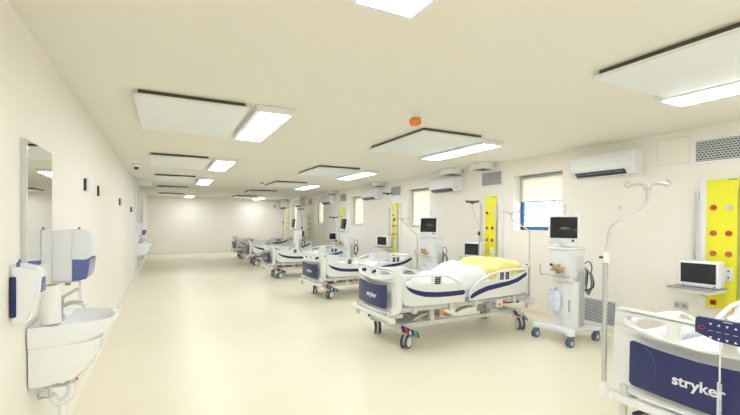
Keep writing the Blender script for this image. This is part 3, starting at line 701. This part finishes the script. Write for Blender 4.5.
# ------------------------------------------------------------ ventilators
def make_vent_machine():
    V = empty('ventilator', (0, 0, 0), 0, 'x', 'ventilator', 'ventilators on wheeled carts between the beds')
    # base: front at -x.  width along y, depth along x
    b = MB()
    out = [(-.30, .30), (-.24, .32), (-.10, .18), (.12, .17), (.30, .27), (.36, .25), (.36, .18), (.26, .08), (.26, -.08), (.36, -.18), (.36, -.25), (.30, -.27), (.12, -.17), (-.10, -.18), (-.24, -.32), (-.30, -.30), (-.32, -.24), (-.23, -.12), (-.23, .12), (-.32, .24)]
    b.plate([smooth(out, 2)], [], .055, M_white, .016, mp=lambda x, y, z: (x, y, z+.165), reso=2); b.build('cart_base', V)
    for x, y in ((-.26, .26), (-.26, -.26), (.32, -.21), (.32, .21)):
        c = MB(); c.box(x-.03, x+.04, y-.026, y+.026, .075, .15, M_casterblue, .014)
        for s in (-1, 1):
            c.lathe([(0, -.011), (.05, -.011), (.056, -.006), (.056, .006), (.05, .011), (0, .011)], M_casterblue, 20, mtx=Matrix.Translation((x-.012, y+s*.021, .056)) @ Matrix.Rotation(PI/2, 4, 'X'))
            c.lathe([(0, -.0125), (.022, -.0125), (.026, -.0115)], M_lgrey, 14, mtx=Matrix.Translation((x-.012, y+s*.021, .056)) @ Matrix.Rotation(PI/2, 4, 'X'))
            c.lathe([(0, .0125), (.022, .0125), (.026, .0115)], M_lgrey, 14, mtx=Matrix.Translation((x-.012, y+s*.021, .056)) @ Matrix.Rotation(PI/2, 4, 'X'))
        c.build('caster', V)
    # column
    c = MB(); c.box(-.10, .09, -.19, .14, .185, .80, M_white, .02, 3); c.box(-.112, -.10, -.13, .08, .30, .74, M_gloss, .006)
    C_ = c.build('column', V)
    g = MB(); g.box(-.02, .085, -.203, -.188, .20, .93, M_lgrey, .004)
    for k in range(3): g.box(-.008+k*.030, .006+k*.030, -.2055, -.202, .22, .92, M_grey)
    g.build('side_rail_strip', V)
    MB().box(-.116, -.111, -.135, -.115, .40, .56, M_grey, .002).build('column_handle', C_)
    # main unit
    u = MB(); u.box(-.19, .12, -.18, .125, .84, 1.215, M_white, .022, 3); u.box(-.17, .10, -.16, .11, .79, .85, M_white, .01)
    U = u.build('main_unit', V)
    t = MB(); t.box(-.205, .13, -.192, .137, 1.205, 1.232, M_gloss, .01); t.build('top_tray', V)
    gr = MB()
    for k in range(9): gr.box(-.06, .09, -.1825, -.179, .93+k*.022, .939+k*.022, M_lgrey)
    gr.build('side_grille', U)
    h = MB()
    for s in (-1, 1):
        h.tube(bez([(-.18, s*.17, .87), (-.26, s*.175, .87), (-.285, s*.18, .885), (-.285, s*.185, 1.0)], 5), .011, M_alu, 8)
    h.tube([(-.23, .17, .87), (-.23, -.17, .87)], .009, M_alu, 8); h.build('front_handle', V)
    f = MB(); f.cyl((-.19, .08, 1.0), (-.215, .08, 1.0), .016, M_dark, 12)
    f.build('port', U)
    f = MB()
    rnd = random.Random(5)
    for k in range(7):
        y = .02-k*.022; z = .93+rnd.uniform(-.02, .03); f.cyl((-.19, y, z), (-.25-rnd.uniform(0, .03), y, z), .016, M_brass, 10)
    f.tube(bez([(-.24, .02, .94), (-.27, -.02, 1.0), (-.27, -.06, .99), (-.25, -.11, .94)], 6), .011, M_brass, 8).cyl((-.25, -.07, .96), (-.25, -.07, 1.02), .022, M_brass, 12)
    f.build('breathing_valve', V)
    # monitor on arm
    MB().tube([(-.10, 0, 1.22), (-.11, 0, 1.26), (-.13, 0, 1.33)], .03, M_white, 12).box(-.17, -.02, -.07, .07, 1.228, 1.245, M_lgrey, .006).build('screen_mount', V)
    tilt = Matrix.Translation((-.13, -.05, 1.475)) @ Matrix.Rotation(math.radians(34), 4, 'Z') @ Matrix.Rotation(math.radians(8), 4, 'Y')
    s = MB(); s.box(-.03, .035, -.185, .185, -.185, .175, M_white, .014, 3, mtx=tilt); s.box(.03, .06, -.10, .10, -.12, .12, M_white, .012, mtx=tilt)
    S = s.build('display', V)
    MB().box(-.034, -.028, -.160, .160, -.125, .152, M_screen, .002, mtx=tilt).build('screen', S)
    MB().cyl(tilt @ Vector((-.03, -.11, -.155)), tilt @ Vector((-.045, -.11, -.155)), .016, M_navy, 14).box(-.034, -.029, .02, .15, -.158, -.150, M_lgrey, mtx=tilt).build('dial', S)
    # lamp knob on a post behind screen
    MB().tube([(.0, .03, 1.22), (.0, .03, 1.65), (-.02, .03, 1.73)], .012, M_white, 8).tube([(-.02, .03, 1.69), (-.02, .03, 1.79)], .028, M_white, 12).build('gas_post', V)
    # coiled dark hoses at the side
    hz = MB(); HX = -.045
    for k in range(4):
        hz.tube(bez([(.10+.012*k, -.19, .98-.03*k), (.17+.01*k, -.215, .88), (.19, -.22-.01*k, .73), (.15-.02*k, -.215, .62+.02*k), (.10, -.21, .70), (.105, -.20-.008*k, .84), (.13, -.20, .93)], 7), .011, M_dark if k % 2 else M_grey, 7)
    hz.tube(bez([(.12, -.17, 1.02), (.17, -.20, 1.05), (.20, -.22, .98), (.17, -.22, .88)], 6), .007, M_dark, 6)
    hz.build('hose', V)
    # hanging clear bag of tubes on front
    q = MB()
    def bg(u, v):
        th = 2*PI*v; z = .66-u*.27; k = math.sin(PI*min(1, max(0, u*.9+.06)))**.22
        y = .07+.10*k*math.copysign(abs(math.cos(th))**.7, math.cos(th)); x = -.16+.04*k*math.sin(th)
        return Vector((x+.012*noise.noise(Vector((y*20, z*20, 1))), y+.008*noise.noise(Vector((y*14, z*14, 4))), z))
    q.grid(14, 24, bg, M_bag); q.tube([(-.12, .06, .70), (-.14, .07, .655)], .004, M_dark, 5)
    q.build('accessory_bag', V)
    return V
v = make_vent_machine()
VS = [(4.78, 3.60, 0, 'white ventilator with dark screen on wheeled cart, nearest one, right of the open window'),
      (4.85, 6.74, 5, 'white ventilator beyond the bed with the yellow bag, second from the camera'),
      (4.58, 10.38, 5, 'white ventilator third from the camera, tilted dark screen'),
      (4.13, 13.75, 5, 'far white ventilator fourth from the camera, near the end of the bed row')]
for i, (x, y, a, lb) in enumerate(VS):
    o = v if i == 0 else dup(v, (x, y, 0), math.radians(a), lb)
    o.location = (x, y, 0); o.rotation_euler = (0, 0, math.radians(a)); o['label'] = lb
    if i >= 2:
        for ch in o.children:
            if ch.name.startswith('display'):
                c_ = Vector((-.13, -.05, 0)); ch.rotation_euler = (0, 0, -.62); ch.location = c_-Matrix.Rotation(-.62, 3, 'Z') @ c_

# ------------------------------------------------------------ left wall: basin, mirror, dispensers
def Dring(t, z, yc, hw, dep, n=28, p=.75, xb=0.0):
    vs = []
    for k in range(n+1):
        a = -PI/2+PI*k/n
        vs.append(t.verts.new((xb+dep*abs(math.cos(a))**p, yc+hw*math.copysign(abs(math.sin(a))**p, math.sin(a)), z)))
    return vs
def Dloft(m, rings, mt, cap_top=True, cap_bot=True, **kw):
    t = bmesh.new(); R = [Dring(t, *r, **kw) for r in rings]
    for A, B in zip(R, R[1:]):
        n = len(A)
        for k in range(n): j = (k+1) % n; t.faces.new([A[k], A[j], B[j], B[k]])
    if cap_bot: t.faces.new(R[0])
    if cap_top: t.faces.new(R[-1][::-1])
    return m._add(t, mt)
def make_sink():
    S = empty('wash_basin', (0, 0, 0), 0, 'x', 'sink', 'wall-hung basins on the left wall')
    b = MB()
    t = bmesh.new()
    prof = [(.795, .258, .33), (.802, .266, .355), (.85, .274, .40), (.895, .276, .425), (.915, .276, .432), (.922, .270, .427)]
    R = [Dring(t, z, 0, hw, d) for z, hw, d in prof]
    # inner bowl: full superellipse rings set forward of the tap ledge
    def bowl(z, hw, d, c):
        vs = []; n = 28
        for k in range(n+1):
            a = -PI/2+PI*k/n
            vs.append(t.verts.new((c+(d)*abs(math.cos(a))**.8-(0), hw*math.copysign(abs(math.sin(a))**.8, math.sin(a)), z)))
        return vs
    R += [bowl(.918, .245, .26, .14), bowl(.905, .238, .25, .14), bowl(.86, .20, .19, .155), bowl(.82, .12, .11, .17), bowl(.81, .03, .03, .19)]
    for A, B in zip(R, R[1:]):
        n = len(A)
        for k in range(n): j = (k+1) % n; t.faces.new([A[k], A[j], B[j], B[k]])
    t.faces.new(R[0]); t.faces.new(R[-1][::-1])
    b._add(t, M_porc); b.build('basin', S)
    s = MB(); Dloft(s, [(.56, 0, .235, .15), (.575, 0, .247, .235), (.63, 0, .252, .295), (.71, 0, .255, .33), (.80, 0, .255, .345)], M_porc, p=.5)
    s.build('shroud', S)
    f = MB(); f.tube([(.10, 0, .92), (.10, 0, .935)], .03, M_chrome, 16).tube([(.10, 0, .93), (.10, 0, 1.03)], .021, M_chrome, 16)
    f.tube(bez([(.10, 0, .985), (.16, 0, 1.01), (.22, 0, 1.0), (.24, 0, .975)], 5), .013, M_chrome, 12)
    f.tube(bez([(.10, 0, 1.03), (.13, .0, 1.06), (.20, 0, 1.10)], 5), .010, M_chrome, 10)
    f.lathe([(0, 1.03), (.024, 1.03), (.022, 1.055), (0, 1.06)], M_chrome, 14, mtx=Matrix.Translation((.10, 0, 0))); f.build('tap', S)
    p = MB(); p.cyl((.16, 0, .57), (.16, 0, .46), .022, M_gloss, 14).tube(bez([(.16, 0, .47), (.15, 0, .40), (.09, 0, .37), (.06, 0, .42), (.0, 0, .44)], 6), .022, M_gloss, 12)
    p.cyl((.16, 0, .52), (.16, 0, .49), .028, M_chrome, 14)
    p.tube(bez([(.12, 0.0, .36), (.10, .0, .2), (.03, 0, .15), (0, 0, .15)], 5), .020, M_gloss, 12); p.build('waste_pipe', S)
    p = MB()
    for y in (-.10, .12): MB().tube([(.02, y, .45), (.07, y, .45), (.07, y, .57)], .008, M_chrome, 8).build('supply_pipe', S)
    p.cyl((.13, .09, .57), (.13, .09, .47), .014, M_grey, 10).cyl((.13, .09, .45), (.0, .09, .45), .011, M_chrome, 10); p.build('shutoff_valve', S)
    MB().tube(bez([(.15, .13, .555), (.18, .13, .53), (.165, .13, .50), (.175, .13, .46)], 5), .006, M_red, 7).cyl((.14, .09, .50), (.175, .13, .50), .006, M_red, 7).build('valve_handle', S)
    MB().box(.26, .275, .20, .235, .70, .74, M_dark, .004).build('shroud_bolt', S)
    return S
SK = make_sink(); SK.location = (WL+.008, 3.225, 0); SK['label'] = 'large white wash basin with shroud and chrome tap in the left foreground'
dup(SK, (WL+.008, 13.55, -.03), 0, 'tiny far wash basin at the end of the left wall')

mr = empty('wall_mirror', (WL, 3.14, 1.635), 0, 'tall frameless mirror on a pale backing on the left wall above the basin', 'mirror')
MB().box(0, .026, -.277, .277, -.365, .365, M_lgrey, .002).build('backing', mr)
MB().box(.0262, .030, -.272, .272, -.36, .36, M_mirror, .0005, 1).build('mirror_glass', mr, flat=True)

def make_towel():
    T = empty('paper_towel_dispenser', (0, 0, 0), 0, 'x', 'paper towel dispenser', 'towel dispensers on the left wall')
    MB().box(0, .12, -.15, .15, 0, .365, M_white, .012, 3).build('back_case', T)
    c = MB(); q = bmesh.new()
    prof = [(.12, .155), (.20, .15), (.235, .17), (.243, .25), (.235, .33), (.205, .36), (.12, .367)]
    A = [q.verts.new((x, -.15, z)) for x, z in prof]; B = [q.verts.new((x, .15, z)) for x, z in prof]
    for i in range(len(prof)): j = (i+1) % len(prof); q.faces.new([A[i], A[j], B[j], B[i]])
    q.faces.new(A); q.faces.new(B[::-1]); c._add(q, M_white)
    c.build('front_cover', T)
    w_ = MB(); q = bmesh.new()
    prof = [(.12, -.0), (.20, .008), (.215, .045), (.225, .155), (.12, .155)]
    A = [q.verts.new((x, -.149, z)) for x, z in prof]; B = [q.verts.new((x, .149, z)) for x, z in prof]
    for i in range(len(prof)): j = (i+1) % len(prof); q.faces.new([A[i], A[j], B[j], B[i]])
    q.faces.new(A); q.faces.new(B[::-1]); w_._add(q, M_bluewin); w_.build('blue_window', T)
    MB().box(.13, .145, -.008, .008, .36, .385, M_grey, .003).build('lock', T)
    MB().box(.03, .16, -.12, .12, -.015, 0.0, M_lgrey, .004).box(.06, .09, -.05, .0, -.045, -.015, M_grey, .004).build('outlet', T)
    return T
TW = make_towel(); TW.location = (WL, 3.695, 1.112); TW['label'] = 'large white paper towel dispenser with blue window over the near basin'
dup(TW, (WL, 13.75, 1.12), 0, 'tiny far towel dispenser above the far basin')
def make_soap():
    T = empty('soap_dispenser', (0, 0, 0), 0, 'x', 'soap dispenser', 'soap dispensers on the left wall')
    q = bmesh.new(); c = MB()
    prof = [(.0, .0), (.045, -.005), (.085, .02), (.10, .10), (.125, .17), (.13, .25), (.11, .295), (.05, .31), (0, .31)]
    A = [q.verts.new((x, -.06, z)) for x, z in prof]; B = [q.verts.new((x, .06, z)) for x, z in prof]
    for i in range(len(prof)): j = (i+1) % len(prof); q.faces.new([A[i], A[j], B[j], B[i]])
    q.faces.new(A); q.faces.new(B[::-1])
    bmesh.ops.bevel(q, geom=[e for e in q.edges if abs(e.verts[0].co.y-e.verts[1].co.y) < .01], offset=.015, segments=3, affect='EDGES')
    c._add(q, M_white); c.build('body', T)
    MB().box(.004, .030, -.064, -.058, .04, .25, M_navy, .006).build('level_window', T)
    MB().box(.115, .132, -.035, .035, .16, .24, M_bluewin, .006).build('push_plate', T)
    MB().box(.03, .045, -.064, -.058, .30, .325, M_bluewin, .002).tube([(.038, -.06, .31), (.045, -.055, .34)], .006, M_bluewin, 6).build('key', T)
    return T
SO = make_soap(); SO.location = (WL, 2.735, 1.005); SO['label'] = 'white soap dispenser with blue windows at the left edge below the mirror'
dup(SO, (WL, 12.3, .95), 0, 'tiny far soap dispenser near the end of the left wall')
r = MB(); r.lathe([(.018, 0), (.054, 0), (.054, .02), (.047, .225), (.043, .23), (.020, .23)], M_paper, 28); r.lathe([(.0165, 0), (.019, .226), (.020, .231), (.033, .2315)], M_card, 20)
o = r.build('paper_roll', loc=(WL+.092, 3.07, .922)); tag(o, 'white paper towel roll with brown core standing on the near basin', 'paper roll')
# paper hanging below the dispenser
q = MB()
q.grid(10, 10, lambda u, v: Vector((.13+.012*math.sin(v*6)+.02*u, .03+v*.10, -.25*u+.01)), M_paper); q.grid(10, 10, lambda u, v: Vector((.126+.012*math.sin(v*6)+.02*u, .03+v*.10, -.25*u+.01)), M_paper)
q.build('paper_sheet', TW)

def plate_switch(y, z, s, label):
    t = empty('wall_switch', (WL, y, z), 0, label, 'switch', 'small boxes along the left wall')
    MB().box(0, .040*s, -.040*s, .045*s, -.065, .065, M_white, .006).build('body', t)
    MB().box(.0, .022*s, -.046*s, -.040*s, -.06, .06, M_dark, .002).build('dark_side', t)
    return t
plate_switch(4.86, 1.90, 1, 'small dark-sided box on the left wall, nearest of the row right of the mirror')
plate_switch(5.74, 1.895, 1, 'small dark-sided box on the left wall, second of the row')
plate_switch(8.28, 1.87, 1.2, 'small dark-sided box on the left wall, third of the row')
plate_switch(10.9, 1.80, 1.3, 'small dark-sided box on the left wall, farthest of the row')
for y, wd, lb in ((12.2, .03, 'thin vertical white pipe at the far end of the left wall, nearer one'), (13.9, .05, 'vertical white pipe casing above the far basin')):
    o = MB().box(0, .06, -wd, wd, .0 if y < 13 else 1.5, H, M_white, .008).build('pipe_casing', loc=(WL, y, 0)); tag(o, lb, 'pipe')
t = empty('wall_camera', (5.0, YB, 2.32), 0, 'small dark camera high on the back wall', 'camera')
MB().box(-.05, .05, -.02, 0, -.05, .05, M_lgrey, .005).build('mount', t)
MB().cyl((0, -.02, 0), (-.02, -.16, -.02), .05, M_grey, 14).build('lens_housing', t)

# ------------------------------------------------------------ world and daylight
w = bpy.data.worlds.new('World'); bpy.context.scene.world = w; w.use_nodes = True
nt = w.node_tree; bg = nt.nodes['Background']
bg.inputs['Color'].default_value = (.90, .96, 1, 1); bg.inputs['Strength'].default_value = 6.0

# ------------------------------------------------------------ camera
cam = bpy.data.cameras.new('Camera'); co = bpy.data.objects.new('Camera', cam); C.objects.link(co)
cam.sensor_width = 36; cam.lens = 403.48/740*36; cam.shift_y = 17.0055/740; cam.clip_start = .05; cam.clip_end = 200
yaw, pit, rol = .470853, -.006453, .006608
f_ = Vector((math.sin(yaw)*math.cos(pit), math.cos(yaw)*math.cos(pit), math.sin(pit)))
r_ = Vector((math.cos(yaw), -math.sin(yaw), 0)); u_ = r_.cross(f_)
r2 = r_*math.cos(rol)+u_*math.sin(rol); u2 = -r_*math.sin(rol)+u_*math.cos(rol)
M = Matrix((r2, u2, -f_)).transposed().to_4x4(); M.translation = (0, 0, 1.55)
co.matrix_world = M
sc = bpy.context.scene; sc.camera = co
sc.view_settings.view_transform = 'Standard'; sc.view_settings.look = 'None'; sc.view_settings.gamma = 1
sc.view_settings.use_curve_mapping = False
sc.view_settings.exposure = 0.3
sc.cycles.max_bounces = 10; sc.cycles.diffuse_bounces = 8
